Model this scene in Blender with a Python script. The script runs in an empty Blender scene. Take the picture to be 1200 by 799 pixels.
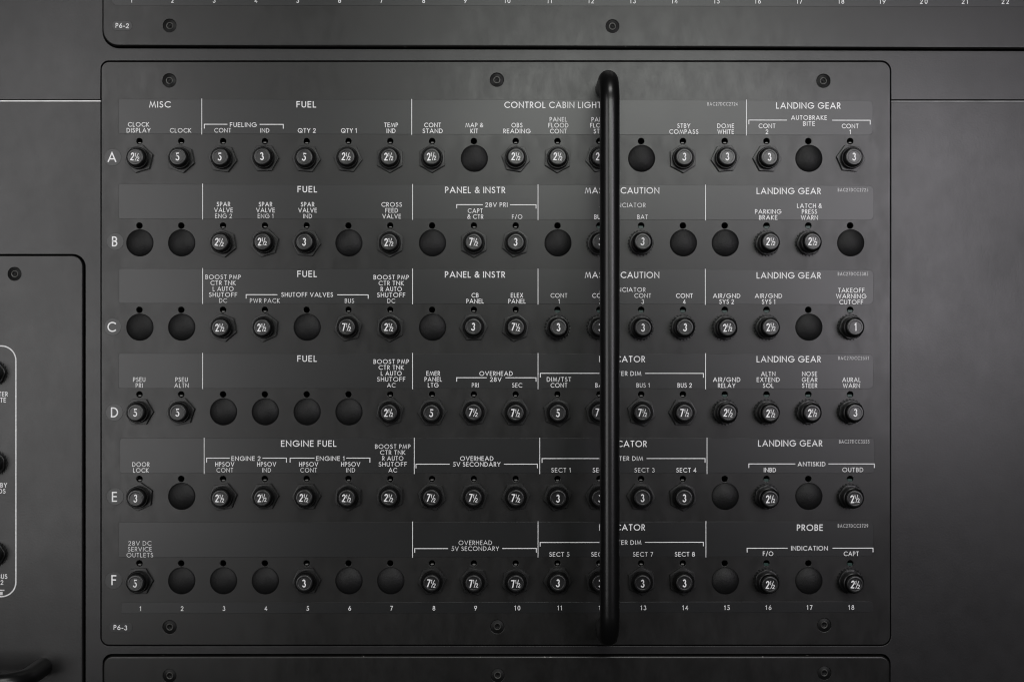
import bpy, bmesh, math, random
from math import sin, cos, pi, radians
from mathutils import Vector, Matrix

random.seed(7)
SC = bpy.context.scene
COL = SC.collection
S = 0.000388                 # metres on the panel face for one unit of the layout grid
CX, CY = 600.0, 399.5        # layout grid point straight in front of the camera
DIST = 0.60                  # camera to panel face

# ------------------------------------------------------------------ camera, world, lamps, exposure
cam_d = bpy.data.cameras.new('camera'); cam = bpy.data.objects.new('camera', cam_d); COL.objects.link(cam)
cam.location = (0, -DIST, 0); cam.rotation_euler = (radians(90), 0, 0)
cam_d.sensor_width = 36.0; cam_d.lens = 36.0 * DIST / (1200 * S)
cam_d.clip_start = 0.01; cam_d.clip_end = 50
SC.camera = cam
world = bpy.data.worlds.new('World'); SC.world = world; world.use_nodes = True
bg = world.node_tree.nodes['Background']
bg.inputs[0].default_value = (0.9, 0.95, 1.0, 1); bg.inputs[1].default_value = 0.012

def area(name, loc, target, sx, sy, power, col=(1, 1, 1)):
    d = bpy.data.lights.new(name, 'AREA'); d.shape = 'RECTANGLE'; d.size = sx; d.size_y = sy
    d.energy = power; d.color = col
    o = bpy.data.objects.new(name, d); COL.objects.link(o); o.location = loc
    v = Vector(target) - Vector(loc); o.rotation_euler = v.to_track_quat('-Z', 'Y').to_euler()
    return o
area('left_lamp', (-0.442, -0.66, 0.062), (-0.177, 0, 0.012), 0.258, 0.586, 1.875, (1.0, 0.985, 0.985))
area('centre_lamp', (0.091, -0.66, 0.23), (0.036, 0, 0.046), 0.339, 0.15, 1.29, (0.975, 1.0, 0.955))
area('right_lamp', (0.391, -0.66, 0.091), (0.156, 0, 0.018), 0.20, 0.326, 1.47, (1.0, 0.955, 1.02))
area('high_lamp', (0.127, -0.66, 0.822), (0.051, 0, 0.164), 0.445, 0.20, 2.92, (1.0, 0.99, 0.97))
SC.view_settings.view_transform = 'Standard'; SC.view_settings.look = 'None'
SC.cycles.filter_width = 1.15
SC.view_settings.exposure = 0.0; SC.view_settings.gamma = 1.0

# ------------------------------------------------------------------ materials
def new_mat(name):
    m = bpy.data.materials.new(name); m.use_nodes = True
    nt = m.node_tree; return m, nt, nt.nodes['Principled BSDF']

def paint(name, base, rough, rvar=0.08, grain=0.02, cvar=0.12, spec=0.5, bump=0.06, bscale=2200, chips=0.0, mott=0.0):
    """sprayed paint: slightly uneven gloss and tone, a fine grain in the surface, optional bare chips on worn edges"""
    m, nt, b = new_mat(name); N, L = nt.nodes, nt.links
    tc = N.new('ShaderNodeNewGeometry')
    n1 = N.new('ShaderNodeTexNoise'); n1.inputs['Scale'].default_value = 14; n1.inputs['Detail'].default_value = 6; n1.inputs['Roughness'].default_value = 0.62
    n2 = N.new('ShaderNodeTexNoise'); n2.inputs['Scale'].default_value = bscale; n2.inputs['Detail'].default_value = 2
    n3 = N.new('ShaderNodeTexNoise'); n3.inputs['Scale'].default_value = 120; n3.inputs['Detail'].default_value = 4
    for n in (n1, n2, n3): L.new(tc.outputs['Position'], n.inputs['Vector'])
    mr = N.new('ShaderNodeMapRange'); mr.inputs[1].default_value = 0.3; mr.inputs[2].default_value = 0.7
    mr.inputs[3].default_value = rough - rvar; mr.inputs[4].default_value = rough + rvar
    L.new(n1.outputs['Fac'], mr.inputs[0]); rough_out = mr.outputs[0]
    if mott:      # handling marks: blotches and faint wiped streaks in the gloss
        mp = N.new('ShaderNodeMapping'); mp.inputs['Scale'].default_value = (1.0, 1.0, 0.45); mp.inputs['Rotation'].default_value = (0, 0.5, 0)
        L.new(tc.outputs['Position'], mp.inputs[0])
        n5 = N.new('ShaderNodeTexNoise'); n5.inputs['Scale'].default_value = 170; n5.inputs['Detail'].default_value = 8; n5.inputs['Roughness'].default_value = 0.7
        L.new(mp.outputs[0], n5.inputs['Vector'])
        mm = N.new('ShaderNodeMapRange'); mm.inputs[1].default_value = 0.38; mm.inputs[2].default_value = 0.62; mm.inputs[3].default_value = -mott; mm.inputs[4].default_value = mott
        L.new(n5.outputs['Fac'], mm.inputs[0])
        ad = N.new('ShaderNodeMath'); L.new(rough_out, ad.inputs[0]); L.new(mm.outputs[0], ad.inputs[1]); rough_out = ad.outputs[0]
    L.new(rough_out, b.inputs['Roughness'])
    mc = N.new('ShaderNodeMapRange'); mc.inputs[1].default_value = 0.25; mc.inputs[2].default_value = 0.75
    mc.inputs[3].default_value = 1 - cvar; mc.inputs[4].default_value = 1 + cvar
    L.new(n3.outputs['Fac'], mc.inputs[0])
    vm = N.new('ShaderNodeVectorMath'); vm.operation = 'SCALE'; vm.inputs[0].default_value = base
    L.new(mc.outputs[0], vm.inputs['Scale'])
    col = vm.outputs[0]
    if chips:
        n4 = N.new('ShaderNodeTexNoise'); n4.inputs['Scale'].default_value = 420; n4.inputs['Detail'].default_value = 1
        L.new(tc.outputs['Position'], n4.inputs['Vector'])
        th = N.new('ShaderNodeMath'); th.operation = 'GREATER_THAN'; th.inputs[1].default_value = 0.755
        L.new(n4.outputs['Fac'], th.inputs[0])
        sx = N.new('ShaderNodeSeparateXYZ'); L.new(tc.outputs['True Normal'], sx.inputs[0])
        ed = N.new('ShaderNodeMath'); ed.operation = 'GREATER_THAN'; ed.inputs[1].default_value = -0.93   # only the worn rounded edge
        L.new(sx.outputs['Y'], ed.inputs[0])
        mu = N.new('ShaderNodeMath'); mu.operation = 'MULTIPLY'; L.new(th.outputs[0], mu.inputs[0]); L.new(ed.outputs[0], mu.inputs[1])
        m2 = N.new('ShaderNodeMath'); m2.operation = 'MULTIPLY'; m2.inputs[1].default_value = chips; L.new(mu.outputs[0], m2.inputs[0])
        mx = N.new('ShaderNodeMix'); mx.data_type = 'RGBA'; L.new(m2.outputs[0], mx.inputs['Factor'])
        L.new(col, mx.inputs['A']); mx.inputs['B'].default_value = (0.35, 0.34, 0.32, 1); col = mx.outputs['Result']
    L.new(col, b.inputs['Base Color'])
    bp = N.new('ShaderNodeBump'); bp.inputs['Strength'].default_value = bump; bp.inputs['Distance'].default_value = 0.0002
    L.new(n2.outputs['Fac'], bp.inputs['Height']); L.new(bp.outputs[0], b.inputs['Normal'])
    b.inputs['Specular IOR Level'].default_value = spec
    return m

M = {}
M['panel'] = paint('panel_black_paint', (0.0067, 0.0065, 0.0062), 0.357, 0.045, chips=0.5, bump=0.035, mott=0.03)
M['wall'] = paint('wall_grey_paint', (0.0122, 0.0118, 0.0124), 0.365, 0.04, chips=0.3, bump=0.12, bscale=1100, cvar=0.25, mott=0.010)
M['left'] = paint('side_panel_paint', (0.0122, 0.0119, 0.012), 0.365, 0.04, chips=0.3, bump=0.12, bscale=1100, cvar=0.25, mott=0.010)
M['film'] = paint('label_film', (0.0069, 0.0073, 0.0076), 0.342, 0.02, bump=0.01, cvar=0.05, spec=0.57)
M['dark'] = paint('cavity_black', (0.004, 0.004, 0.004), 0.8, 0.05)
M['nut'] = paint('black_painted_nut', (0.0066, 0.0066, 0.0066), 0.375, 0.03, bump=0.02)
M['nutdark'] = paint('black_oxide_nut', (0.0045, 0.0045, 0.0046), 0.36, 0.05, bump=0.03, spec=0.4)
M['collar'] = paint('black_bushing', (0.003, 0.003, 0.003), 0.34, 0.05, bump=0.03, spec=0.35)
M['button'] = paint('button_plastic', (0.0075, 0.0076, 0.0078), 0.34, 0.06, bump=0.03, spec=0.58)
M['plug'] = paint('textured_plug_plastic', (0.004, 0.004, 0.0042), 0.5, 0.05, bump=0.7, bscale=2300, cvar=0.3, spec=0.27)
M['handle'] = paint('gloss_black_handle', (0.0025, 0.0025, 0.0026), 0.32, 0.05, bump=0.01, bscale=900, spec=0.5)
M['screw'] = paint('black_screw', (0.0035, 0.0035, 0.0035), 0.5, 0.08, spec=0.22)
M['worn'] = paint('worn_screw_metal', (0.055, 0.055, 0.052), 0.38, 0.12, cvar=0.5); M['worn'].node_tree.nodes['Principled BSDF'].inputs['Metallic'].default_value = 0.6
M['tab'] = paint('grey_index_tab', (0.13, 0.13, 0.125), 0.4, 0.05)
M['tabgreen'] = paint('green_index_tab', (0.007, 0.03, 0.024), 0.4, 0.05)
M['alu'] = paint('bare_aluminium', (0.9, 0.9, 0.89), 0.4, 0.08, cvar=0.2)  # near-white strip in the left seam
M['aludark'] = paint('painted_edge_strip', (0.24, 0.24, 0.245), 0.5, 0.08, cvar=0.4)  # dull highlight along the right seam, put into the strip's grey

def ink_mat(name, v, var):
    m = paint(name, (v, v, v * 1.01), 0.55, 0.05, cvar=var, bump=0.0)
    for n in m.node_tree.nodes:
        if n.type == 'TEX_NOISE' and abs(n.inputs['Scale'].default_value - 120) < 1: n.inputs['Scale'].default_value = 900
    return m
M['ink'] = ink_mat('white_ink', 0.86, 0.1)
M['inkworn'] = ink_mat('worn_white_ink', 0.66, 0.25)
M['line'] = ink_mat('white_line_paint', 0.74, 0.2)

# ------------------------------------------------------------------ helpers
def P(px, py): return ((px - CX) * S, (CY - py) * S)

def mesh_obj(name, bm, mats, parent, loc=(0, 0, 0), rz=0.0, smooth=False):
    me = bpy.data.meshes.new(name); bm.to_mesh(me); bm.free()
    for m in (mats if isinstance(mats, (list, tuple)) else [mats]): me.materials.append(m)
    if smooth:
        for p in me.polygons: p.use_smooth = True
    o = bpy.data.objects.new(name, me); COL.objects.link(o); o.parent = parent
    o.location = loc; o.rotation_euler = (0, 0, rz)
    return o

def thing(name, px, py, z, label, cat, group=None, kind=None):
    o = bpy.data.objects.new(name, None); COL.objects.link(o); o.empty_display_size = 0.01
    x, y = P(px, py); o.location = (x, -z, y); o.rotation_euler = (radians(90), 0, 0)
    o['label'] = label; o['category'] = cat
    if group: o['group'] = group
    if kind: o['kind'] = kind
    return o

def rrect(x0, y0, x1, y1, r, n=8):
    """loop of a rounded rectangle, layout units, counter-clockwise in local space; r: one radius or (tl, tr, br, bl)"""
    rr = r if isinstance(r, (tuple, list)) else (r, r, r, r)
    pts = []
    for (cx, cy, a0, q) in ((x0 + rr[3], y1 - rr[3], 180, rr[3]), (x1 - rr[2], y1 - rr[2], 270, rr[2]), (x1 - rr[1], y0 + rr[1], 0, rr[1]), (x0 + rr[0], y0 + rr[0], 90, rr[0])):
        for k in range(n + 1):
            a = radians(a0 + 90 * k / n); pts.append((cx + q * cos(a), cy - q * sin(a)))
    return pts

def circle(cx, cy, r, n=24): return [(cx + r * cos(2 * pi * k / n), cy - r * sin(2 * pi * k / n)) for k in range(n)]

KZ = 1.0      # true size of a panel whose face stands nearer the viewer than the wall (measured on the photograph at wall distance)
def nearer(x, y): return (CX + (x - CX) * KZ, CY + (y - CY) * KZ)
def shift(loop, ox, oy):
    return [((x - ox) * S, (oy - y) * S) for x, y in (nearer(*q) if KZ != 1.0 else q for q in loop)]

def area2(l): return sum(l[i - 1][0] * l[i][1] - l[i][0] * l[i - 1][1] for i in range(len(l)))

def clean(l):
    out = []
    for p in l:
        if not out or (abs(p[0] - out[-1][0]) + abs(p[1] - out[-1][1])) > 1e-7: out.append(p)
    if len(out) > 1 and (abs(out[0][0] - out[-1][0]) + abs(out[0][1] - out[-1][1])) < 1e-7: out.pop()
    return out

def inset(l, d):
    """offset a CCW loop inwards by d (mitred)"""
    n = len(l); out = []
    for i in range(n):
        a, b, c = Vector(l[i - 1]), Vector(l[i]), Vector(l[(i + 1) % n])
        e1 = (b - a).normalized(); e2 = (c - b).normalized()
        n1 = Vector((-e1.y, e1.x)); n2 = Vector((-e2.y, e2.x)); m = n1 + n2
        k = m.length_squared
        out.append(tuple(b + m * (2 * d / k)) if k > 0.05 else tuple(b + n1 * d))
    return out

def plate_bm(outer, holes, z_top, thick, bevel, hole_bevel=None, ox=CX, oy=CY, steps=3):
    """a sheet with a rounded edge, with round-edged openings cut through it"""
    bm = bmesh.new(); top_edges = []
    for hi, lp in enumerate([outer] + list(holes)):
        l = clean(shift(lp, ox, oy))
        if area2(l) < 0: l.reverse()
        b = bevel if hi == 0 else (hole_bevel if hole_bevel is not None else bevel)
        sg = 1 if hi == 0 else -1
        prof = [(0.0, z_top - thick)]
        for k in range(steps + 1):
            a = pi / 2 * k / steps; prof.append((b * (1 - cos(a)), z_top - b + b * sin(a)))
        rings = []
        for (d, z) in prof:
            li = inset(l, sg * d) if d > 0 else l
            rings.append([bm.verts.new((x, y, z)) for x, y in li])
        n = len(l)
        for r0, r1 in zip(rings, rings[1:]):
            for i in range(n):
                q = [r0[i], r0[(i + 1) % n], r1[(i + 1) % n], r1[i]]
                if sg < 0: q.reverse()
                f = bm.faces.new(q); f.smooth = True
        t = rings[-1]
        top_edges += [bm.edges.get((t[i], t[(i + 1) % n])) for i in range(n)]
    res = bmesh.ops.triangle_fill(bm, edges=top_edges, use_beauty=True, use_dissolve=False, normal=(0, 0, 1))
    for f in res['geom']:
        if isinstance(f, bmesh.types.BMFace):
            f.smooth = False
            if f.normal.z < 0: f.normal_flip()
    return bm

def lathe_bm(profile, n=32, mat_of=None, bm=None):
    """profile: (radius, z) from the axis or outside in; radius in layout units, z in mm"""
    bm = bm or bmesh.new(); rings = []
    for (r, z) in profile:
        if r <= 1e-6: rings.append([bm.verts.new((0, 0, z * 1e-3))])
        else: rings.append([bm.verts.new((r * S * cos(2 * pi * k / n), r * S * sin(2 * pi * k / n), z * 1e-3)) for k in range(n)])
    for j, (a, b) in enumerate(zip(rings, rings[1:])):
        for k in range(n):
            k2 = (k + 1) % n
            if len(a) == 1 and len(b) == 1: continue
            if len(a) == 1: f = bm.faces.new((a[0], b[k], b[k2]))
            elif len(b) == 1: f = bm.faces.new((a[k], a[k2], b[0]))
            else: f = bm.faces.new((a[k], a[k2], b[k2], b[k]))
            if mat_of: f.material_index = mat_of(j)
    return bm

def flat_normals(bm):
    bmesh.ops.recalc_face_normals(bm, faces=bm.faces)

def sharp_smooth(o, ang=32):
    me = o.data
    for p in me.polygons: p.use_smooth = True
    bm = bmesh.new(); bm.from_mesh(me)
    for e in bm.edges:
        if len(e.link_faces) == 2 and e.calc_face_angle(0) > radians(ang): e.smooth = False
    bm.to_mesh(me); bm.free()

# ------------------------------------------------------------------ engraved-style lettering: every glyph a set of pen strokes
def arc(cx, cy, rx, ry, a0, a1, n=None):
    n = n or max(3, int(abs(a1 - a0) / 18))
    return [(cx + rx * cos(radians(a0 + (a1 - a0) * k / n)), cy + ry * sin(radians(a0 + (a1 - a0) * k / n))) for k in range(n + 1)]
G = {
 'A': (.84, [[(0, 0), (.42, 1), (.84, 0)], [(.14, .3), (.70, .3)]]),
 'B': (.48, [[(0, 0), (0, 1), (.2, 1)] + arc(.2, .765, .24, .235, 90, -90) + [(0, .53)], [(.2, .53)] + arc(.2, .265, .27, .265, 90, -90) + [(0, 0)]]),
 'C': (.80, [arc(.5, .5, .5, .5, 48, 312)]),
 'D': (.68, [[(0, 0), (0, 1), (.18, 1)] + arc(.18, .5, .5, .5, 90, -90) + [(0, 0)]]),
 'E': (.44, [[(.44, 1), (0, 1), (0, 0), (.44, 0)], [(0, .53), (.41, .53)]]),
 'F': (.42, [[(.42, 1), (0, 1), (0, 0)], [(0, .52), (.39, .52)]]),
 'G': (.98, [arc(.5, .5, .5, .5, 44, 352) + [(.99, .47), (.55, .47)]]),
 'H': (.60, [[(0, 0), (0, 1)], [(.6, 0), (.6, 1)], [(0, .53), (.6, .53)]]),
 'I': (0.0, [[(0, 0), (0, 1)]]),
 'J': (.25, [[(.25, 1), (.25, .1)] + arc(.12, .1, .13, .15, 0, -120)]),
 'K': (.56, [[(0, 0), (0, 1)], [(.52, 1), (.02, .5), (.56, 0)]]),
 'L': (.38, [[(0, 1), (0, 0), (.38, 0)]]),
 'M': (.92, [[(0, 0), (.17, 1), (.46, .08), (.75, 1), (.92, 0)]]),
 'N': (.72, [[(0, 0), (0, 1), (.72, 0), (.72, 1)]]),
 'O': (1.0, [arc(.5, .5, .5, .5, 90, 450)]),
 'P': (.45, [[(0, 0), (0, 1), (.18, 1)] + arc(.18, .72, .27, .28, 90, -90) + [(0, .44)]]),
 'Q': (1.0, [arc(.5, .5, .5, .5, 90, 450), [(.56, .4), (.96, -.02)]]),
 'R': (.47, [[(0, 0), (0, 1), (.18, 1)] + arc(.18, .73, .26, .27, 90, -90) + [(0, .46)], [(.18, .45), (.47, 0)]]),
 'S': (.46, [arc(.235, .765, .2, .235, 40, 225, 10) + arc(.215, .27, .245, .27, 52, -150, 11)]),
 'T': (.50, [[(0, 1), (.5, 1)], [(.25, 1), (.25, 0)]]),
 'U': (.56, [[(0, 1), (0, .28)] + arc(.28, .28, .28, .28, 180, 360) + [(.56, 1)]]),
 'V': (.74, [[(0, 1), (.37, 0), (.74, 1)]]),
 'W': (1.08, [[(0, 1), (.27, 0), (.54, .95), (.81, 0), (1.08, 1)]]),
 'X': (.64, [[(0, 0), (.6, 1)], [(.04, 1), (.64, 0)]]),
 'Y': (.64, [[(0, 1), (.32, .45), (.64, 1)], [(.32, .45), (.32, 0)]]),
 'Z': (.54, [[(.02, 1), (.54, 1), (0, 0), (.54, 0)]]),
 '0': (.54, [arc(.27, .5, .27, .5, 90, 450)]),
 '1': (.18, [[(0, .84), (.18, 1), (.18, 0)]]),
 '2': (.50, [arc(.25, .73, .24, .27, 165, -32) + [(0, 0), (.5, 0)]]),
 '3': (.48, [arc(.22, .765, .2, .235, 145, -90) + arc(.22, .265, .26, .265, 90, -150)]),
 '4': (.54, [[(.4, 0), (.4, 1), (0, .27), (.54, .27)]]),
 '5': (.48, [[(.46, 1), (.10, 1), (.05, .54)] + arc(.20, .31, .28, .31, 115, -145)]),
 '6': (.54, [[(.36, 1), (.05, .43)], arc(.27, .29, .27, .29, 90, 450)]),
 '7': (.48, [[(0, 1), (.48, 1), (.13, 0)]]),
 '8': (.52, [arc(.26, .765, .2, .235, 90, 450), arc(.26, .265, .26, .265, 90, 450)]),
 '9': (.54, [[(.18, 0), (.49, .57)], arc(.27, .71, .27, .29, 90, 450)]),
 '&': (.68, [[(.68, 0), (.17, .69)] + arc(.33, .80, .17, .2, 200, -20) + [(.44, .66), (.10, .42)] + arc(.26, .26, .25, .26, 140, 300) + [(.5, .16), (.68, .44)]]),
 '/': (.36, [[(0, -.06), (.36, 1.05)]]),
 '-': (.26, [[(0, .36), (.26, .36)]]),
 '.': (.0, [[(0, 0), (0, .1)]]),
}
class Pen:
    """collects flat ink strokes; each stroke a hair above the last so that none share a plane"""
    def __init__(self, z=0.0001, ox=CX, oy=CY): self.bm = bmesh.new(); self.z0 = z; self.k = 0; self.ox = ox; self.oy = oy; self.mi = 1
    def stroke(self, pts, w, mi=None):
        z = self.z0 + (self.k % 12) * 1.5e-6; self.k += 1
        p = [Vector(q) for q in shift(pts, self.ox, self.oy)]
        p = [q for i, q in enumerate(p) if i == 0 or (q - p[i - 1]).length > 1e-7]
        if len(p) < 2: return
        h = w * S / 2; closed = (p[0] - p[-1]).length < 1e-6 and len(p) > 3
        if closed: p.pop()
        n = len(p); L = []; R = []
        for i in range(n):
            d1 = (p[i] - p[i - 1]).normalized() if (i > 0 or closed) else None
            d2 = (p[(i + 1) % n] - p[i]).normalized() if (i < n - 1 or closed) else None
            d1 = d1 or d2; d2 = d2 or d1
            n1 = Vector((-d1.y, d1.x)); n2 = Vector((-d2.y, d2.x)); m = n1 + n2
            if m.length < 0.5: off = n2 * h
            else: off = m * (2 * h / m.length_squared); off = off if off.length < 2.2 * h else off.normalized() * 2.2 * h
            c = p[i]
            if not closed and i == 0: c = c - d2 * h * 0.9
            if not closed and i == n - 1: c = c + d1 * h * 0.9
            L.append(self.bm.verts.new((*(c + off), z))); R.append(self.bm.verts.new((*(c - off), z)))
        for i in range(n if closed else n - 1):
            j = (i + 1) % n
            try:
                f = self.bm.faces.new((R[i], R[j], L[j], L[i])); f.material_index = self.mi if mi is None else mi
            except ValueError: pass
    def text(self, s, cx, y, h, w, width=None, gap=.35, xs=1.0, mi=None, slope=0.0, align='c', rot=0.0):
        """y: middle of the capitals"""
        gl = []; x = 0.0; ng = 0
        for ch in s:
            if ch == ' ': x += .42; continue
            gw, st = G[ch]; gl.append((x, st)); x += gw * xs + gap; ng += 1
        total = x - gap
        sx = 1.0
        if width:
            sx = max(0.6, min(1.5, (width - w) / (total * h)))
        x0 = cx - (total * h * sx / 2 if align == 'c' else total * h * sx if align == 'r' else 0)
        ca, sa = cos(rot), sin(rot)
        for gx, st in gl:
            for pl in st:
                q = []
                for a, b in pl:
                    X = x0 + (gx + a * xs) * h * sx; Y = y + h / 2 - b * h
                    dx, dy = X - cx, Y - y
                    X2, Y2 = cx + dx * ca - dy * sa, y + dx * sa + dy * ca
                    q.append((X2, Y2 + slope * (X2 - cx)))
                self.stroke(q, w, mi)

def film_bm(pen, loop, thick=0.00009, bevel=0.0001):
    """adhesive film under lettering, joined into the pen's mesh as its first material"""
    b = plate_bm(loop, [], thick, thick + 0.00002, bevel, ox=pen.ox, oy=pen.oy, steps=2)
    me = bpy.data.meshes.new('t'); b.to_mesh(me); b.free()
    n0 = len(pen.bm.faces); pen.bm.from_mesh(me); bpy.data.meshes.remove(me)
    pen.bm.faces.ensure_lookup_table()
    for f in list(pen.bm.faces)[n0:]: f.material_index = 0
    return pen.bm

# ------------------------------------------------------------------ layout of the breaker field
def colx(c): return 163.3 + 49.0 * (c - 1)
ROWS = 'ABCDEF'
HOLE_Y = dict(A=165.6, B=264.5, C=363.1, D=462.1, E=561.0, F=659.8)
def brky(r): return HOLE_Y[r] + 20.5
# rating per position; * marks the newer breaker with a toothed washer; P is a blank plug
TABLE = {
 'A': '2h 5 5 3 5 2h 2h 2h P 2h 2h 2h P 3 3 3 P 3',
 'B': 'P P 2h 2h 3 P 2h P 7h 3 P 3* 3* P P 2h* 2h* P',
 'C': 'P P 2h 2h P 7h 2h P 3 7h 3* 3* 3* 3* 2h* 2h* P 1*',
 'D': '5 5 P P P P 2h 5 7h 7h 5 7h 7h 7h 2h* 2h* 2h* 3*',
 'E': '3 P 2h 2h 2h 2h 2h 7h 7h 7h 3 3 3 3 P 2h* P 2h*',
 'F': '5 P P P 3 P P 7h 7h 7h 3 3 3 3 P 2h* P 2h*',
}
LEGEND = {
 'A': ['CLOCK DISPLAY', 'CLOCK', 'FUELING CONT', 'FUELING IND', 'QTY 2', 'QTY 1', 'TEMP IND', 'CONT STAND', 'MAP & KIT', 'OBS READING', 'PANEL FLOOD CONT', 'PANEL FLOOD', '', 'STBY COMPASS', 'DOME WHITE', 'AUTOBRAKE CONT 2', '', 'AUTOBRAKE CONT 1'],
 'B': ['', '', 'SPAR VALVE ENG 2', 'SPAR VALVE ENG 1', 'SPAR VALVE IND', '', 'CROSS FEED VALVE', '', 'CAPT & CTR', 'F/O', '', 'BUS', 'BAT', '', '', 'PARKING BRAKE', 'LATCH & PRESS WARN', ''],
 'C': ['', '', 'BOOST PMP L AUTO', 'PWR PACK', '', 'BUS', 'BOOST PMP R AUTO', '', 'CB PANEL', 'ELEX PANEL', 'CONT 1', 'CONT 2', 'CONT 3', 'CONT 4', 'AIR/GND SYS 2', 'AIR/GND SYS 1', '', 'TAKEOFF WARNING CUTOFF'],
 'D': ['PSEU PRI', 'PSEU ALTN', '', '', '', '', 'BOOST PMP L AUTO', 'EMER PANEL LTG', 'OVERHEAD PRI', 'OVERHEAD SEC', 'DIM/TST CONT', 'BAT', 'BUS 1', 'BUS 2', 'AIR/GND RELAY', 'ALTN EXTEND SOL', 'NOSE GEAR STEER', 'AURAL WARN'],
 'E': ['DOOR LOCK', '', 'ENGINE 2 CONT', 'ENGINE 2 IND', 'ENGINE 1 CONT', 'ENGINE 1 IND', 'BOOST PMP R AUTO', 'OVERHEAD', 'OVERHEAD', 'OVERHEAD', 'SECT 1', 'SECT 2', 'SECT 3', 'SECT 4', '', 'INBD', '', 'OUTBD'],
 'F': ['28V DC SERVICE OUTLETS', '', '', '', '', '', '', 'OVERHEAD', 'OVERHEAD', 'OVERHEAD', 'SECT 5', 'SECT 6', 'SECT 7', 'SECT 8', '', 'F/O', '', 'CAPT'],
}
NUMW = 'zero one two three four five six seven eight nine ten eleven twelve thirteen fourteen fifteen sixteen seventeen eighteen'.split()
ROWS_T = {r: TABLE[r].split() for r in ROWS}

# ------------------------------------------------------------------ the setting: grey wall sheets that frame the panels
OUT_MAIN = (118.6, 72.6, 1043.4, 755.4)
OUT_UP = (119.4, -62.0, 1262.0, 53.9)
OUT_LOW = (120.6, 768.6, 1043.2, 862.0)
OUT_LEFT = (-130.0, 299.5, 96.6, 905.0)
SEAM = 118.4

def tilt(loop, x0, k): return [(x, y + (x - x0) * k) for x, y in loop]
g = 1.0
up_hole = tilt(rrect(OUT_UP[0] - 0.9, OUT_UP[1] - 1, OUT_UP[2] + 1, OUT_UP[3] + 1.7, 20), 119, 0.0030)
up_hole = [(CX + (x - CX) * (1 - 0.0022 / DIST), CY + (y - CY) * (1 - 0.0022 / DIST)) for x, y in up_hole]
low_hole = rrect(OUT_LOW[0] - 1.2, OUT_LOW[1] - 1.9, OUT_LOW[2] + 1.2, OUT_LOW[3] + 1.0, 11)
low_hole = [(CX + (x - CX) * (1 - 0.0012 / DIST), CY + (y - CY) * (1 - 0.0012 / DIST)) for x, y in low_hole]
left_hole = rrect(OUT_LEFT[0] - 2, OUT_LEFT[1] - 1.6, OUT_LEFT[2] + 3.6, OUT_LEFT[3] + 2, 15)
mh = (OUT_MAIN[0] - 0.9, OUT_MAIN[1] - 1.3, OUT_MAIN[2] + 1.0, OUT_MAIN[3] + 1.3)
mr = rrect(*mh, (10, 12, 12, 10))          # order: bl, br, tr, tl arcs of 9 points each
bl, br, tr, tl = mr[0:9], mr[9:18], mr[18:27], mr[27:36]
wall_top_loop = [(-1000, SEAM - 1.5), (-1000, -600), (2200, -600), (2200, SEAM - 1.5), (mh[2], SEAM - 1.5)] + tr + tl + [(mh[0], SEAM - 1.5)]
wall_low_loop = [(-1000, SEAM + 1.5), (mh[0], SEAM + 1.5)] + bl + br + [(mh[2], SEAM + 1.5), (2200, SEAM + 1.5), (2200, 1400), (-1000, 1400)]
def struct(name, bm, mats, z=0.0, label=None):
    o = mesh_obj(name, bm, mats, None); o.rotation_euler = (radians(90), 0, 0); o.location = (0, -z, 0)
    o['kind'] = 'structure'
    return o
struct('wall_upper', plate_bm(wall_top_loop, [up_hole], 0, 0.003, 0.00016), M['wall'])
struct('wall_lower', plate_bm(wall_low_loop, [left_hole, low_hole], 0, 0.003, 0.00016), M['wall'])
b_ = plate_bm(rrect(-1000, -600, 2200, 1400, 3), [], -0.030, 0.002, 0.0002); struct('wall_backing', b_, M['dark'])  # added black sheet behind everything, so holes and gaps read as deep shade
b_ = plate_bm(rrect(-1000, SEAM - 0.55, mh[0] - 0.2, SEAM + 0.75, .2, 2), [], -0.0002, 0.002, 0.00005); struct('wall_trim', b_, M['alu'])
b_ = plate_bm(rrect(mh[2] + 0.2, SEAM - 0.1, 2200, SEAM + 1.15, .2, 2), [], -0.0001, 0.002, 0.00005); struct('wall_trim', b_, M['aludark'])

# ------------------------------------------------------------------ panel parts
SCREW_R = 8.0
def screw_bm():
    pr = [(0, -0.75), (0.7, -0.75), (1.1, -1.1), (2.7, -1.0), (2.9, -0.22), (3.3, -0.10), (4.1, -0.10), (4.6, -0.24), (7.2, -0.30), (7.9, -0.42)]
    bm = lathe_bm(pr, 28, lambda j: 1 if j in (4, 5) else 0)
    flat_normals(bm); return bm
_screw = None
def add_screw(parent, px, py, ox, oy, z=0.0):
    global _screw
    if _screw is None:
        o = mesh_obj('screw', screw_bm(), [M['screw'], M['worn']], parent); sharp_smooth(o, 40); _screw = o.data
    else:
        o = bpy.data.objects.new('screw', _screw); COL.objects.link(o); o.parent = parent
    (lx, ly), = shift([(px, py)], ox, oy)
    o.location = (lx, ly, z); o.rotation_euler = (0, 0, random.uniform(0, 6))
    return o

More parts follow.
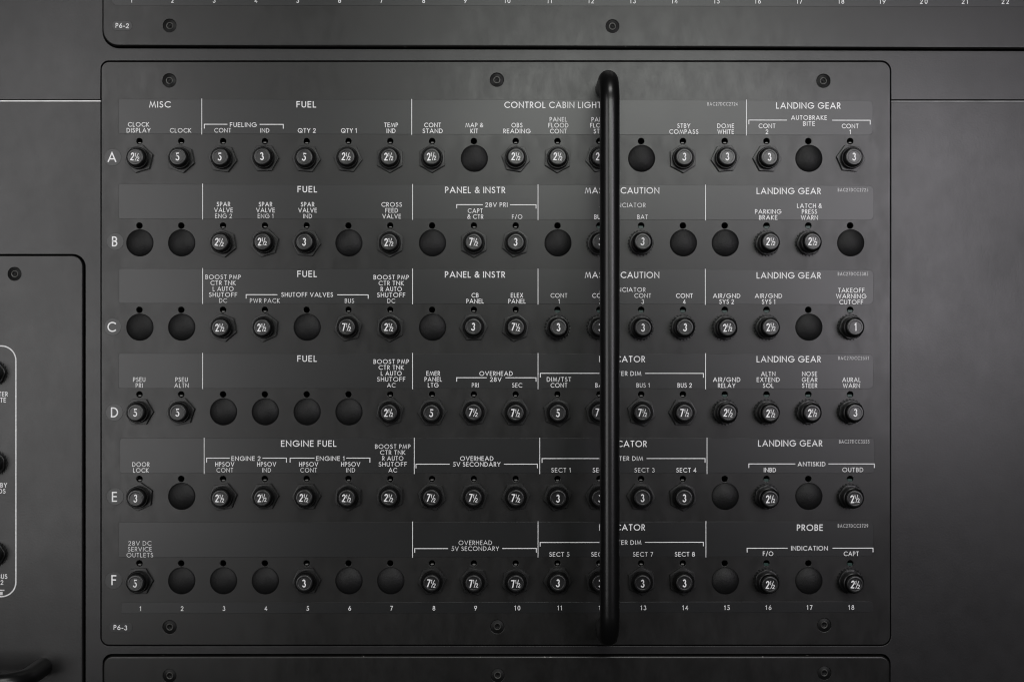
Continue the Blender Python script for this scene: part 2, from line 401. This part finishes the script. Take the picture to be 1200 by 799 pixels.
def tube_bm(pts, r, n=20):
    """round bar swept along pts (metres, local)"""
    bm = bmesh.new(); rings = []
    pts = [Vector(p) for p in pts]; m = len(pts)
    t0 = (pts[1] - pts[0]).normalized(); up = Vector((1, 0, 0)) if abs(t0.x) < .9 else Vector((0, 1, 0))
    u = t0.cross(up).normalized()
    for i in range(m):
        t = (pts[min(i + 1, m - 1)] - pts[max(i - 1, 0)]).normalized()
        u = (u - t * u.dot(t)).normalized(); v = t.cross(u)
        rings.append([bm.verts.new(pts[i] + (u * cos(2 * pi * k / n) + v * sin(2 * pi * k / n)) * r) for k in range(n)])
    for a, b in zip(rings, rings[1:]):
        for k in range(n): bm.faces.new((a[k], a[(k + 1) % n], b[(k + 1) % n], b[k]))
    bm.faces.new(rings[0][::-1]); bm.faces.new(rings[-1])
    bmesh.ops.recalc_face_normals(bm, faces=bm.faces); return bm

def handle_path(a, b, h, rb, n=9):
    """from foot a up to height h, along to b and down again, bends of radius rb"""
    a, b = Vector((*a, 0)), Vector((*b, 0)); d = (b - a).normalized(); z = Vector((0, 0, 1)); pts = [a]
    for k in range(n + 1):
        t = pi / 2 * k / n; pts.append(a + z * (h - rb) + d * rb * (1 - cos(t)) + z * rb * sin(t))
    for k in range(1, 24): pts.append(a.lerp(b, rb / (b - a).length + (1 - 2 * rb / (b - a).length) * k / 24) + z * h)
    for k in range(n + 1):
        t = pi / 2 * k / n; pts.append(b + z * (h - rb) - d * rb * (1 - sin(t)) + z * rb * cos(t))
    pts.append(b); return pts

# ------------------------------------------------------------------ the main circuit breaker panel
main = thing('circuit_breaker_board', CX, CY, 0, 'black circuit breaker panel placarded P6-3 with six lettered rows and a long vertical handle', 'breaker panel')
SCREWS_MAIN = [(198.3, 94.5), (582.2, 93.8), (965, 95), (198.7, 734.5), (582.8, 734), (966, 732)]
holes = [circle(colx(c), HOLE_Y[r], 3.5, 20) for r in ROWS for c in range(1, 19)]
holes += [circle(x, y, SCREW_R, 28) for x, y in SCREWS_MAIN]
mesh_obj('face_plate', plate_bm(rrect(*OUT_MAIN, (9, 11, 11, 9)), holes, 0, 0.002, 0.00028, 0.00022), M['panel'], main)
for x, y in SCREWS_MAIN: add_screw(main, x, y, CX, CY)

HS, HH = 4.65, 6.45      # cap heights
WS, WH = 0.66, 0.98    # stroke widths
WORN = {'A': {211.7: .58, 261: .56, 310.4: .56}, 'B': {262: (.5,), 311.2: (.5,), 360.5: (.5,), 459: .6, 606: .52, 753: .58, 557: .6, 729.5: .5},
        'C': {261.5: (.46, .62, .62, .62, .58), 310.5: .48, 409.5: .5, 458.5: (.48,), 655: .58, 753.2: .56, 802: .74, 729.5: .56}, 'D': {163.2: .58, 212.8: (.54, .6), 458.5: (.52, .6), 557: .54, 606: .54, 753.5: .5, 729: .58},
        'E': {263.5: (.48,), 312.5: (.46,), 361.7: (.48,), 411: (.48,), 460.3: .58, 657.3: .54, 755.3: .5, 731: .54, 999.3: .58, 165.2: .6}, 'F': {164: .46, 557: .5, 753.5: .52, 729: .54, 655.5: .62}}
def weight(row, cx, k):
    w = WORN[row].get(cx)
    if w is None: return .67 if cx > 780 or row == 'A' else WS
    if isinstance(w, tuple): return w[k] if k < len(w) else WS
    return w
def strip(row, x0, x1, y0, y1, slope, dividers, headers, labels, brackets, tiny, radius=(2, 6, 6, 2), texts=()):
    pen = Pen()
    sl = lambda x: slope * (x - 139)
    for x in dividers: pen.stroke([(x, y0 + sl(x) - .3), (x, y1 + sl(x) + .3)], 0.68)
    for s, cx, y, w in headers: pen.text(s, cx, y + sl(cx), HH, WH, w, slope=slope)
    for lines, cx, yl, ws in labels:
        ws = ws or {}
        for k, s in enumerate(reversed(lines)):
            pen.text(s, cx, yl - 6.9 * k + sl(cx), HS, weight(row, cx, k), ws.get(s), slope=slope)
    for s, cx, y, w in texts: pen.text(s, cx, y + sl(cx), HS, weight(row, cx, 0), w, slope=slope)
    for y, tick, (a0, a1), (b0, b1) in brackets:
        pen.stroke([(a0, y + tick + sl(a0)), (a0, y + sl(a0)), (a1, y + sl(a1))], 0.85)
        pen.stroke([(b0, y + sl(b0)), (b1, y + sl(b1)), (b1, y + tick + sl(b1))], 0.85)
    if tiny: pen.text(tiny[0], tiny[1], tiny[2] + sl(tiny[1]), 3.6, 0.42, 35.5, gap=.40, xs=.78, mi=2, slope=slope)
    film_bm(pen, tilt(rrect(x0, y0, x1, y1, radius), 139, slope))
    return mesh_obj('label_strip', pen.bm, [M['film'], M['ink'], M['inkworn']], main)

strip('A', 139, 1023, 116.3, 157.0, 0.0019, (236.5, 482.5, 874.7),
  [('MISC', 187.4, 122.6, 25), ('FUEL', 359, 122.2, 23), ('CONTROL CABIN LIGHTS', 650.5, 122.3, 119), ('LANDING GEAR', 947.2, 122.5, 75.5)],
  [(['CLOCK', 'DISPLAY'], 162.5, 153, {'CLOCK': 25, 'DISPLAY': 28}), (['CLOCK'], 211.7, 153, {'CLOCK': 25}), (['CONT'], 261, 152.8, None), (['IND'], 310.4, 152.8, None),
   (['QTY 2'], 359.5, 152.8, {'QTY 2': 21}), (['QTY 1'], 408.8, 152.8, None), (['TEMP', 'IND'], 458.3, 153, None), (['CONT', 'STAND'], 507, 153, {'STAND': 23.5}), (['MAP &', 'KIT'], 555.8, 153, None),
   (['OBS', 'READING'], 605.8, 153, {'READING': 32}), (['PANEL', 'FLOOD', 'CONT'], 654.3, 153, None), (['PANEL', 'FLOOD', 'STBY'], 703.3, 153, None), (['STBY', 'COMPASS'], 801.3, 153.3, {'COMPASS': 34}), (['DOME', 'WHITE'], 850.4, 153.3, None),
   (['CONT', '2'], 898.8, 153.3, None), (['CONT', '1'], 996.2, 153.3, None)],
  [(145.7, 4.6, (239.5, 266.2), (304.7, 332)), (139.6, 4.6, (877.5, 921.7), (975.5, 1019.7))],
  ('BAC27DCC2724', 846.7, 120.8), texts=[('FUELING', 285.2, 146.2, 31.5), ('AUTOBRAKE', 948, 136.6, 42), ('BITE', 948, 143.6, 14)])
strip('B', 139, 1024, 215.8, 256.5, 0.0019, (237.5, 483.5, 630.5, 826.8),
  [('FUEL', 360.2, 221.5, 23), ('PANEL & INSTR', 556.8, 222, 70.5), ('MASTER CAUTION', 729, 222.2, 87.3), ('LANDING GEAR', 924.2, 222.5, 75.3)],
  [(['SPAR', 'VALVE', 'ENG 2'], 262, 253, None), (['SPAR', 'VALVE', 'ENG 1'], 311.2, 253, None), (['SPAR', 'VALVE', 'IND'], 360.5, 253, None), (['CROSS', 'FEED', 'VALVE'], 459, 253, {'CROSS': 24}),
   (['CAPT', '& CTR'], 557, 253.2, None), (['F/O'], 606, 253.2, None), (['BUS'], 701.8, 253.2, None), (['BAT'], 753, 253.2, None), (['PARKING', 'BRAKE'], 900.2, 253.5, {'PARKING': 31, 'BRAKE': 21.5}), (['LATCH &', 'PRESS', 'WARN'], 948.5, 253.5, {'LATCH &': 29})],
  [(239.2, 4, (535.2, 565.5), (598, 628.2))], ('BAC27DCC2725', 999.5, 221), texts=[('28V PRI', 581.7, 239.2, 26), ('ANNUNCIATOR', 729.5, 239.4, 54)])
strip('C', 139.3, 1023.5, 314.6, 355.4, 0.0017, (237.5, 483.5, 630.5, 826.5),
  [('FUEL', 360, 320.6, 23), ('PANEL & INSTR', 556.6, 321, 70.5), ('MASTER CAUTION', 729, 321.2, 87.3), ('LANDING GEAR', 924.2, 321.4, 75.3)],
  [(['BOOST PMP', 'CTR TNK', 'L AUTO', 'SHUTOFF', 'DC'], 261.5, 352, {'BOOST PMP': 41.5, 'SHUTOFF': 33, 'CTR TNK': 29.5}), (['PWR PACK'], 310.5, 352, {'PWR PACK': 35}), (['BUS'], 409.5, 352, None),
   (['BOOST PMP', 'CTR TNK', 'R AUTO', 'SHUTOFF', 'DC'], 458.5, 352, {'BOOST PMP': 41.5, 'SHUTOFF': 33, 'CTR TNK': 29.5}), (['CB', 'PANEL'], 556.7, 352.2, None), (['ELEX', 'PANEL'], 605.8, 352.2, None),
   (['CONT', '1'], 655, 352.3, None), (['CONT', '2'], 703.8, 352.3, None), (['CONT', '3'], 753.2, 352.3, None), (['CONT', '4'], 802, 352.3, None), (['AIR/GND', 'SYS 2'], 851.5, 352.3, {'AIR/GND': 32}), (['AIR/GND', 'SYS 1'], 900.5, 352.3, {'AIR/GND': 32}),
   (['TAKEOFF', 'WARNING', 'CUTOFF'], 997.5, 352.5, {'TAKEOFF': 31, 'WARNING': 35.5, 'CUTOFF': 28})],
  [(345, 4.2, (288.5, 324.7), (395.7, 431.5))], ('BAC27DCC3385', 999.5, 319.5), texts=[('SHUTOFF VALVES', 360, 344.9, 60.5), ('ANNUNCIATOR', 729.5, 338.4, 54)])
strip('D', 139, 1023.5, 414.0, 455.0, 0.0006, (237.5, 483.5, 630.5, 826.8),
  [('FUEL', 360, 420, 23), ('INDICATOR', 729, 420.3, 53.8), ('LANDING GEAR', 924.2, 420.3, 75.3)],
  [(['PSEU', 'PRI'], 163.2, 451.5, None), (['PSEU', 'ALTN'], 212.8, 451.5, None), (['BOOST PMP', 'CTR TNK', 'L AUTO', 'SHUTOFF', 'AC'], 458.5, 451, {'BOOST PMP': 41.5, 'SHUTOFF': 33, 'CTR TNK': 29.5}),
   (['EMER', 'PANEL', 'LTG'], 507.7, 451, None), (['PRI'], 557, 451, None), (['SEC'], 606, 451, None), (['DIM/TST', 'CONT'], 655, 451, {'DIM/TST': 28.5}), (['BAT'], 703.8, 451, None), (['BUS 1'], 753.5, 451, None), (['BUS 2'], 802.3, 451, None),
   (['AIR/GND', 'RELAY'], 851.5, 451.2, {'AIR/GND': 32, 'RELAY': 20.5}), (['ALTN', 'EXTEND', 'SOL'], 900.2, 451.2, {'EXTEND': 27}), (['NOSE', 'GEAR', 'STEER'], 948.7, 451.2, None), (['AURAL', 'WARN'], 997.7, 451.2, None)],
  [(442.2, 4.2, (535.2, 570), (592.7, 628.2)), (437, 4.6, (633.2, 702), (756.2, 824.2))], ('BAC27DCC2551', 1000, 419),
  texts=[('OVERHEAD', 581.3, 437.3, 39), ('28V', 581, 444.2, 13.5), ('MASTER DIM', 729, 437.2, 45)])
strip('E', 140.5, 1025, 513.2, 554.5, 0.0, (239.3, 485.5, 632.5, 828.5),
  [('ENGINE FUEL', 361.8, 519.5, 65), ('INDICATOR', 731, 519.8, 53.8), ('LANDING GEAR', 926, 519.2, 75.3)],
  [(['DOOR', 'LOCK'], 165.2, 550.8, None), (['HPSOV', 'CONT'], 263.5, 550.6, None), (['HPSOV', 'IND'], 312.5, 550.6, None), (['HPSOV', 'CONT'], 361.7, 550.6, None), (['HPSOV', 'IND'], 411, 550.6, None),
   (['BOOST PMP', 'CTR TNK', 'R AUTO', 'SHUTOFF', 'AC'], 460.3, 550.6, {'BOOST PMP': 41.5, 'SHUTOFF': 33, 'CTR TNK': 29.5}), (['SECT 1'], 657.3, 550.6, {'SECT 1': 22.5}), (['SECT 2'], 706.3, 550.6, {'SECT 2': 23.5}), (['SECT 3'], 755.3, 550.6, {'SECT 3': 23.5}), (['SECT 4'], 804.3, 550.6, {'SECT 4': 23.5}),
   (['INBD'], 902.2, 550.4, None), (['OUTBD'], 999.3, 550.2, {'OUTBD': 24.5})],
  [(536.5, 4.8, (242.2, 269), (308, 335.7)), (536.5, 4.8, (340, 368.2), (406.2, 433.5)), (543.6, 4.4, (487.5, 526.5), (591, 629.7)), (537, 4.6, (635.2, 702), (758, 826.2)), (543.3, 4.4, (877.5, 931.5), (971, 1024.5))],
  ('BAC27DCC3555', 1001, 517.2), radius=(3, 5, 5, 3),
  texts=[('ENGINE 2', 288.3, 537, 34), ('ENGINE 1', 387, 537, 33), ('OVERHEAD', 558.7, 537, 39), ('5V SECONDARY', 558.7, 543.8, 55.5), ('MASTER DIM', 731, 537, 45), ('ANTISKID', 951, 543.5, 32.5)])
strip('F', 139, 1023.5, 611.7, 652.8, -0.0012, (483.5, 630.5, 827.2),
  [('INDICATOR', 729, 618.3, 53.8), ('PROBE', 949, 618.8, 30.5)],
  [(['28V DC', 'SERVICE', 'OUTLETS'], 164, 650, {'28V DC': 27, 'SERVICE': 28, 'OUTLETS': 31}), (['SECT 5'], 655.5, 649.8, {'SECT 5': 23.5}), (['SECT 6'], 704.5, 649.8, {'SECT 6': 23.5}), (['SECT 7'], 753.5, 649.8, {'SECT 7': 23.5}), (['SECT 8'], 802.5, 649.8, {'SECT 8': 23.5}),
   (['F/O'], 900, 649.2, None), (['CAPT'], 997.5, 649.4, None)],
  [(642.8, 4.4, (486, 524.7), (589, 628.5)), (635.8, 4.2, (633, 702), (756.2, 824.2)), (642.9, 4.4, (875.5, 922.5), (976, 1023))],
  ('BAC27DCC2729', 999.5, 616.8),
  texts=[('OVERHEAD', 557, 636, 39), ('5V SECONDARY', 557, 642.9, 55.5), ('MASTER DIM', 729, 636, 45), ('INDICATION', 948.5, 643, 43)])

def number_strip(parent, ox, oy, x0, x1, y0, y1, xs, yn, h, slope, first=1, name='number_strip', radius=(2, 6, 6, 2)):
    pen = Pen(ox=ox, oy=oy)
    for k, x in enumerate(xs): pen.text(str(first + k), x, yn + slope * (x - x0), h, 0.68, gap=.58)
    film_bm(pen, tilt(rrect(x0, y0, x1, y1, radius), x0, slope))
    return mesh_obj(name, pen.bm, [M['film'], M['ink']], parent)
NX = [164.5, 213.5, 262.5, 311.7, 360.7, 409.8, 458.8, 508.5, 557.3, 606.3, 655.8, 705, 754, 803, 851.8, 900.5, 948.7, 997.5]
number_strip(main, CX, CY, 142, 1024, 705.8, 718.6, NX, 712.7, 4.8, -0.0017)

def badge(name, s, cx, cy, parent, h, w, loop, ox=CX, oy=CY, rot=0.0, width=None, tx=0, ty=0):
    pen = Pen(ox=ox, oy=oy); pen.text(s, cx + tx, cy + ty, h, w, width, rot=rot)
    film_bm(pen, loop); return mesh_obj(name, pen.bm, [M['film'], M['ink']], parent)
for s, lx, ly, bx, by in (('A', 131.3, 184.3, 132, 184.5), ('B', 134.5, 283, 135, 283.2), ('C', 130.8, 383, 132, 383), ('D', 134.3, 483, 134, 483), ('E', 134.2, 581.8, 135, 581.5), ('F', 133.5, 679.3, 133, 680)):
    badge('row_letter', s, bx, by, main, 10.3, 1.55, circle(bx, by, 10.2, 32), tx=lx - bx, ty=ly - by)
def pill(cx, cy, w, h, rot):
    l = rrect(cx - w / 2, cy - h / 2, cx + w / 2, cy + h / 2, h * .48); ca, sa = cos(rot), sin(rot)
    return [(cx + (x - cx) * ca - (y - cy) * sa, cy + (x - cx) * sa + (y - cy) * ca) for x, y in l]
badge('placard', 'P6-3', 141.2, 734.8, main, 4.9, 0.8, pill(141.4, 734.8, 27.5, 12, .03), rot=.05, width=16)

# long vertical grab handle bolted to the panel
hx, hy0, hy1 = 708.6, 104.6, 733.0
hp = handle_path(((hx - CX) * S, (CY - hy0) * S), ((hx - CX) * S, (CY - hy1) * S), 0.031, 0.0115)
o = mesh_obj('handle', tube_bm(hp, 11.1 * S, 28), M['handle'], main); sharp_smooth(o, 50)

# ------------------------------------------------------------------ neighbouring panels
cxu, cyu = 690, 0
KZ = (DIST - 0.0022) / DIST
upper = thing('circuit_breaker_board', cxu, cyu, 0, 'black panel placarded P6-2 above the main breaker panel, only its bottom edge showing', 'breaker panel')
SU = [(198.7, 30.3), (717.7, 31.0), (1235, 32.5)]
mesh_obj('face_plate', plate_bm(tilt(rrect(*OUT_UP, 19), 119, 0.0030), [circle(x, y, SCREW_R, 28) for x, y in SU], 0.0022, 0.0042, 0.0009, 0.00012, ox=cxu, oy=cyu, steps=5), M['panel'], upper)
for x, y in SU: add_screw(upper, x, y, cxu, cyu, 0.0022)
NU = [154, 202.3, 251, 300, 349, 398, 447, 496.5, 545.3, 594.5, 643.8, 692.5, 741.5, 790.5, 839.8, 888, 936.7, 985.7, 1034, 1082.5, 1130.5, 1178, 1226]
o = number_strip(upper, cxu, cyu, 131, 1245, -7.5, 6.6, NU, 0.6, 5.0, 0.0016, radius=6); o.location.z = 0.0022
o = badge('placard', 'P6-2', 143.3, 30.4, upper, 4.8, 0.8, pill(143, 30.3, 24, 12, .03), ox=cxu, oy=cyu, rot=.04, width=15.6); o.location.z = 0.0022

cxl, cyl = 582, 815
KZ = (DIST - 0.0012) / DIST
lower = thing('circuit_breaker_board', cxl, cyl, 0, 'black panel below the main breaker panel, only its screwed top edge showing', 'breaker panel')
SL = [(198.7, 791.5), (583.2, 791.0), (966.2, 788.2)]
mesh_obj('face_plate', plate_bm(rrect(*OUT_LOW, 11), [circle(x, y, SCREW_R, 28) for x, y in SL], 0.0012, 0.0032, 0.0008, 0.00012, ox=cxl, oy=cyl, steps=5), M['panel'], lower)
for x, y in SL: add_screw(lower, x, y, cxl, cyl, 0.0012)

cxs, cys = -17, 602
KZ = 1.0
side = thing('control_board', cxs, cys, 0, 'grey side panel with a white outlined block of breakers and its own black handle', 'panel')
SSX = [(17.0, 321.0), (-100, 321), (17, 880)]
mesh_obj('face_plate', plate_bm(rrect(*OUT_LEFT, 13), [circle(x, y, SCREW_R, 28) for x, y in SSX], 0, 0.002, 0.0004, 0.00012, ox=cxs, oy=cys), M['left'], side)
for x, y in SSX: add_screw(side, x, y, cxs, cys)
pen = Pen(ox=cxs, oy=cys); lp = rrect(-115, 405.3, 18.7, 698.6, 17, 10); pen.stroke(lp + [lp[0]], 1.5, 0)
mesh_obj('outline_line', pen.bm, [M['line']], side)
for block in ((('TER', 8.9, 461.6), ('TE', 6.8, 468.6)), (('BY', 8.0, 568.2), ('DS', 6.2, 575.2)), (('BUS', 8.3, 675), ('2', 3.6, 682))):
    pen = Pen(ox=cxs, oy=cys)
    for s, xr, y in block: pen.text(s, xr, y, 4.8, 0.8, align='r', mi=0)
    if block[0][0] == 'BUS': pen.stroke([(-20, 691.2), (4.6, 691.2)], 1.5, 1); pen.stroke([(-16, 695), (1.6, 695)], 3.6, 1)
    mesh_obj('lettering', pen.bm, [M['ink'], M['inkworn']], side)
hp = handle_path(((50.5 - cxs) * S, (cys - 781) * S), ((-84.5 - cxs) * S, (cys - 781) * S), 0.030, 0.012)
o = mesh_obj('handle', tube_bm(hp, 10.8 * S, 28), M['handle'], side); sharp_smooth(o, 50)

# ------------------------------------------------------------------ circuit breakers
def hex_bm(R, z0, z1, cham=0.0, hole=None, clip=99.0):
    """hexagonal nut with a flat upper face: R corner radius (layout units), z in mm; cham > 0 turns the corners down"""
    bm = bmesh.new(); ap = R * cos(radians(30)); n = 48
    def ring(r_of, z_of):
        return [bm.verts.new((r_of(k) * S * cos(2 * pi * k / n), r_of(k) * S * sin(2 * pi * k / n), z_of(k) * 1e-3)) for k in range(n)]
    hx = lambda k: min(clip, ap / cos(((2 * pi * k / n) % (pi / 3)) - pi / 6))
    over = lambda k: max(0.0, hx(k) - ap - 0.3)
    hl = hole or ap * .7
    rs = [ring(hx, lambda k: z0), ring(hx, lambda k: z1 - 0.10 - cham * over(k)), ring(lambda k: hx(k) - 0.25, lambda k: z1 - 0.02 - cham * over(k)),
          ring(lambda k: min(hx(k) - 0.5, ap + 0.1), lambda k: z1), ring(lambda k: hl, lambda k: z1), ring(lambda k: hl, lambda k: z0)]
    for a, b in zip(rs, rs[1:]):
        for k in range(n): bm.faces.new((a[k], a[(k + 1) % n], b[(k + 1) % n], b[k]))
    bmesh.ops.recalc_face_normals(bm, faces=bm.faces); return bm

def washer_bm(R, r, z1, teeth=24):
    bm = bmesh.new(); n = teeth * 4; top = []; bot = []; inn = []; ib = []
    for k in range(n):
        a = 2 * pi * k / n; q = R if (k % 4) in (1, 2) else R - 0.85
        top.append(bm.verts.new((q * S * cos(a), q * S * sin(a), (z1 + (0.12 if k % 4 == 1 else 0)) * 1e-3))); bot.append(bm.verts.new((q * S * cos(a), q * S * sin(a), 0)))
        inn.append(bm.verts.new((r * S * cos(a), r * S * sin(a), z1 * 1e-3)))
    for k in range(n):
        j = (k + 1) % n
        bm.faces.new((bot[k], bot[j], top[j], top[k])); bm.faces.new((top[k], top[j], inn[j], inn[k]))
    bmesh.ops.recalc_face_normals(bm, faces=bm.faces); return bm

BT1, BT2 = 6.8, 9.4       # button face heights in mm for the two kinds
def button_bm(zt, z0, rating):
    pr = [(0, zt - .10), (6.7, zt - .10), (7.0, zt - .02), (7.25, zt), (8.7, zt), (9.2, zt - .06), (9.6, zt - .2), (9.85, zt - .5), (9.9, zt - 1.2), (9.9, z0)]
    bm = lathe_bm(pr, 36); flat_normals(bm)
    for f in bm.faces: f.material_index = 0
    pen = Pen(z=(zt - .07) * 1e-3, ox=0, oy=0); pen.bm = bm
    if rating in ('5', '3', '1'):
        pen.text(rating, 0, 0, 7.9, 1.25, xs=.80, mi=1)
    else:
        d = rating[0]
        def glyph(ch, x, y, h, w, sx):
            for pl in G[ch][1]: pen.stroke([(x + a * h * sx, y - b * h) for a, b in pl], w, 1)
        glyph(d, -4.7, 3.9, 7.8, 1.22, .76)
        glyph('1', -.35, -.4, 3.7, .6, .9)
        pen.stroke([(.6, 4.2), (3.3, -4.2)], .6, 1)
        glyph('2', 2.7, 4.0, 4.2, .64, .95)
    return bm

PIN_DY = 20.5
def pin_bm(green):
    """index tab that sits in the small hole above the breaker"""
    bm = bmesh.new()
    w, y0, y1, z = (2.9, -3.3, -0.1, -0.00045) if green else (1.75, -2.4, -0.9, -0.0004)
    zz = z - 0.0016
    loop = rrect(-w, -y1, w, -y0, 0.7, 3)
    b = plate_bm(loop, [], z, 0.0016, 0.0001, ox=0, oy=0, steps=2)
    return b

class Kind: pass
PROTO = {}
def build_breaker(newer, rating):
    root = bpy.data.objects.new('circuit_breaker', None); COL.objects.link(root); root.empty_display_size = 0.005
    zt = BT2 if newer else BT1
    if newer:
        o = mesh_obj('lock_washer', washer_bm(15.6, 12.0, 0.5), M['nutdark'], root); sharp_smooth(o, 25)
        o = mesh_obj('nut', hex_bm(15.6, 0.45, 2.3, 0.15, 10.8, 14.3), M['nutdark'], root); sharp_smooth(o, 25)
        pr = [(10.05, zt - 4.0), (10.1, zt - 2.6), (10.8, zt - 2.45), (11.8, zt - 2.7), (12.0, zt - 3.2), (12.0, 2.0)]
    else:
        o = mesh_obj('nut', hex_bm(16.9, 0.0, 1.3, 0.0, 12.0), M['nut'], root); sharp_smooth(o, 25)
        pr = [(10.05, zt - 4.0), (10.1, zt - 2.9), (11.3, zt - 2.75), (11.6, zt - 3.0), (12.0, zt - 3.0), (12.3, zt - 2.85), (12.7, zt - 3.15), (12.85, zt - 3.5), (12.85, 1.0)]
    bm = lathe_bm(pr, 36); flat_normals(bm); o = mesh_obj('bushing', bm, M['collar'], root); sharp_smooth(o, 30)
    o = mesh_obj('button', button_bm(zt, zt - 4.2, rating), [M['button'], M['ink']], root); sharp_smooth(o, 30)
    o = mesh_obj('index_tab', pin_bm(newer), M['tabgreen'] if newer else M['tab'], root, (0, PIN_DY * S, 0))
    return root

def copy_tree(root):
    r = root.copy(); COL.objects.link(r)
    for ch in root.children:
        c = ch.copy(); COL.objects.link(c); c.parent = r
    return r
NUT_ROT = {('A', 1): 16, ('A', 2): 41, ('B', 3): 39, ('B', 4): 16, ('E', 1): 25, ('E', 3): 9, ('E', 4): 3, ('E', 5): 2, ('F', 1): 2, ('F', 5): 4, ('D', 1): 0, ('D', 2): 12, ('C', 3): 40, ('C', 4): 24,
           ('A', 7): 30, ('A', 8): 30, ('A', 11): 28, ('A', 14): 32, ('A', 15): 5, ('A', 16): 58, ('A', 18): 54, ('B', 7): 28, ('B', 9): 30, ('B', 10): 20}
def say(rt): return {'2h': '2½', '7h': '7½'}.get(rt, rt)
def place_breaker(root, px, py, nut_deg, head_deg, label, group):
    x, y = P(px, py); root.location = (x, -0.00002, y); root.rotation_euler = (radians(90), 0, 0)
    root['label'] = label; root['category'] = 'circuit breaker'; root['group'] = group
    for ch in root.children:
        n = ch.name.split('.')[0]
        if n in ('nut', 'lock_washer'): ch.rotation_euler.z = radians(nut_deg)
        if n == 'button': ch.rotation_euler = (radians(head_deg * 7 % 1.6 - .8), radians(head_deg * 11 % 1.6 - .8), radians(head_deg))
DIFFER = {}
def neighbour(r, c, step):
    k = c + step
    while 1 <= k <= 18:
        if ROWS_T[r][k - 1] != 'P': return LEGEND[r][k - 1]
        k += step
    return None
for r in ROWS:
    for c in range(1, 19):
        code = ROWS_T[r][c - 1]; px, py = colx(c), brky(r)
        if code == 'P': continue
        newer = code.endswith('*'); rating = code.rstrip('*')
        key = (newer, rating)
        if key not in PROTO: PROTO[key] = build_breaker(newer, rating); b = PROTO[key]
        else: b = copy_tree(PROTO[key])
        rs = random.Random(ord(r) * 40 + c)
        nd = NUT_ROT.get((r, c), rs.uniform(0, 60)); hd = rs.uniform(-7, 5)
        leg = LEGEND[r][c - 1]
        kind = 'toothed washer breaker' if newer else 'black breaker'
        label = f'{kind} marked {say(rating)} in row {r} column {NUMW[c]} ' + (f'under {leg}' if leg else 'alone between blank plugs')
        place_breaker(b, px + rs.uniform(-.3, .3), py + rs.uniform(-.3, .3), nd, hd, label, 'push button circuit breakers in the lettered rows')
# the three breakers of the side panel, cut by the picture's edge
for k, (py, nd, what) in enumerate(((437.3, 11, 'topmost'), (543, 30, 'middle one'), (649, 2, 'lowest'))):
    b = copy_tree(PROTO[(True, '3')])
    label = f'dark breaker inside the white outline of the side panel, {what} of its three'
    place_breaker(b, -6.6, py, nd, 2, label, 'circuit breakers on the side panel')
    for ch in list(b.children):
        if ch.name.split('.')[0] == 'index_tab': bpy.data.objects.remove(ch)

# ------------------------------------------------------------------ blank plugs in the unused positions
def plug_bm():
    R = 15.9; pr = [(0, 2.0)]
    for k in range(1, 8): pr.append((R * .96 * k / 7, 2.0 - 1.5 * (k / 7) ** 2.2))
    pr += [(R * .99, 0.3), (R, 0.15), (R, 0.0)]
    bm = lathe_bm(pr, 40); flat_normals(bm); return bm
plug_me = None
for r in ROWS:
    for c in range(1, 19):
        if ROWS_T[r][c - 1] != 'P': continue
        if plug_me is None:
            o = mesh_obj('hole_plug', plug_bm(), M['plug'], None); sharp_smooth(o, 40); plug_me = o.data
        else:
            o = bpy.data.objects.new('hole_plug', plug_me); COL.objects.link(o)
        x, y = P(colx(c) + 0.6, brky(r) - 0.3); o.location = (x, -0.00002, y); o.rotation_euler = (radians(90), random.uniform(0, 6), 0)
        a, b = neighbour(r, c, -1), neighbour(r, c, 1)
        near = f'between {a} and {b}' if a and b else f'beyond {a or b}' if (a or b) else ''
        lab = f'round blank black plug in row {r} column {NUMW[c]}'
        if len((lab + ' ' + near).replace('/', ' ').split()) <= 16: lab += ' ' + near
        o['label'] = lab; o['category'] = 'plug'; o['group'] = 'blank plugs in unused breaker positions'
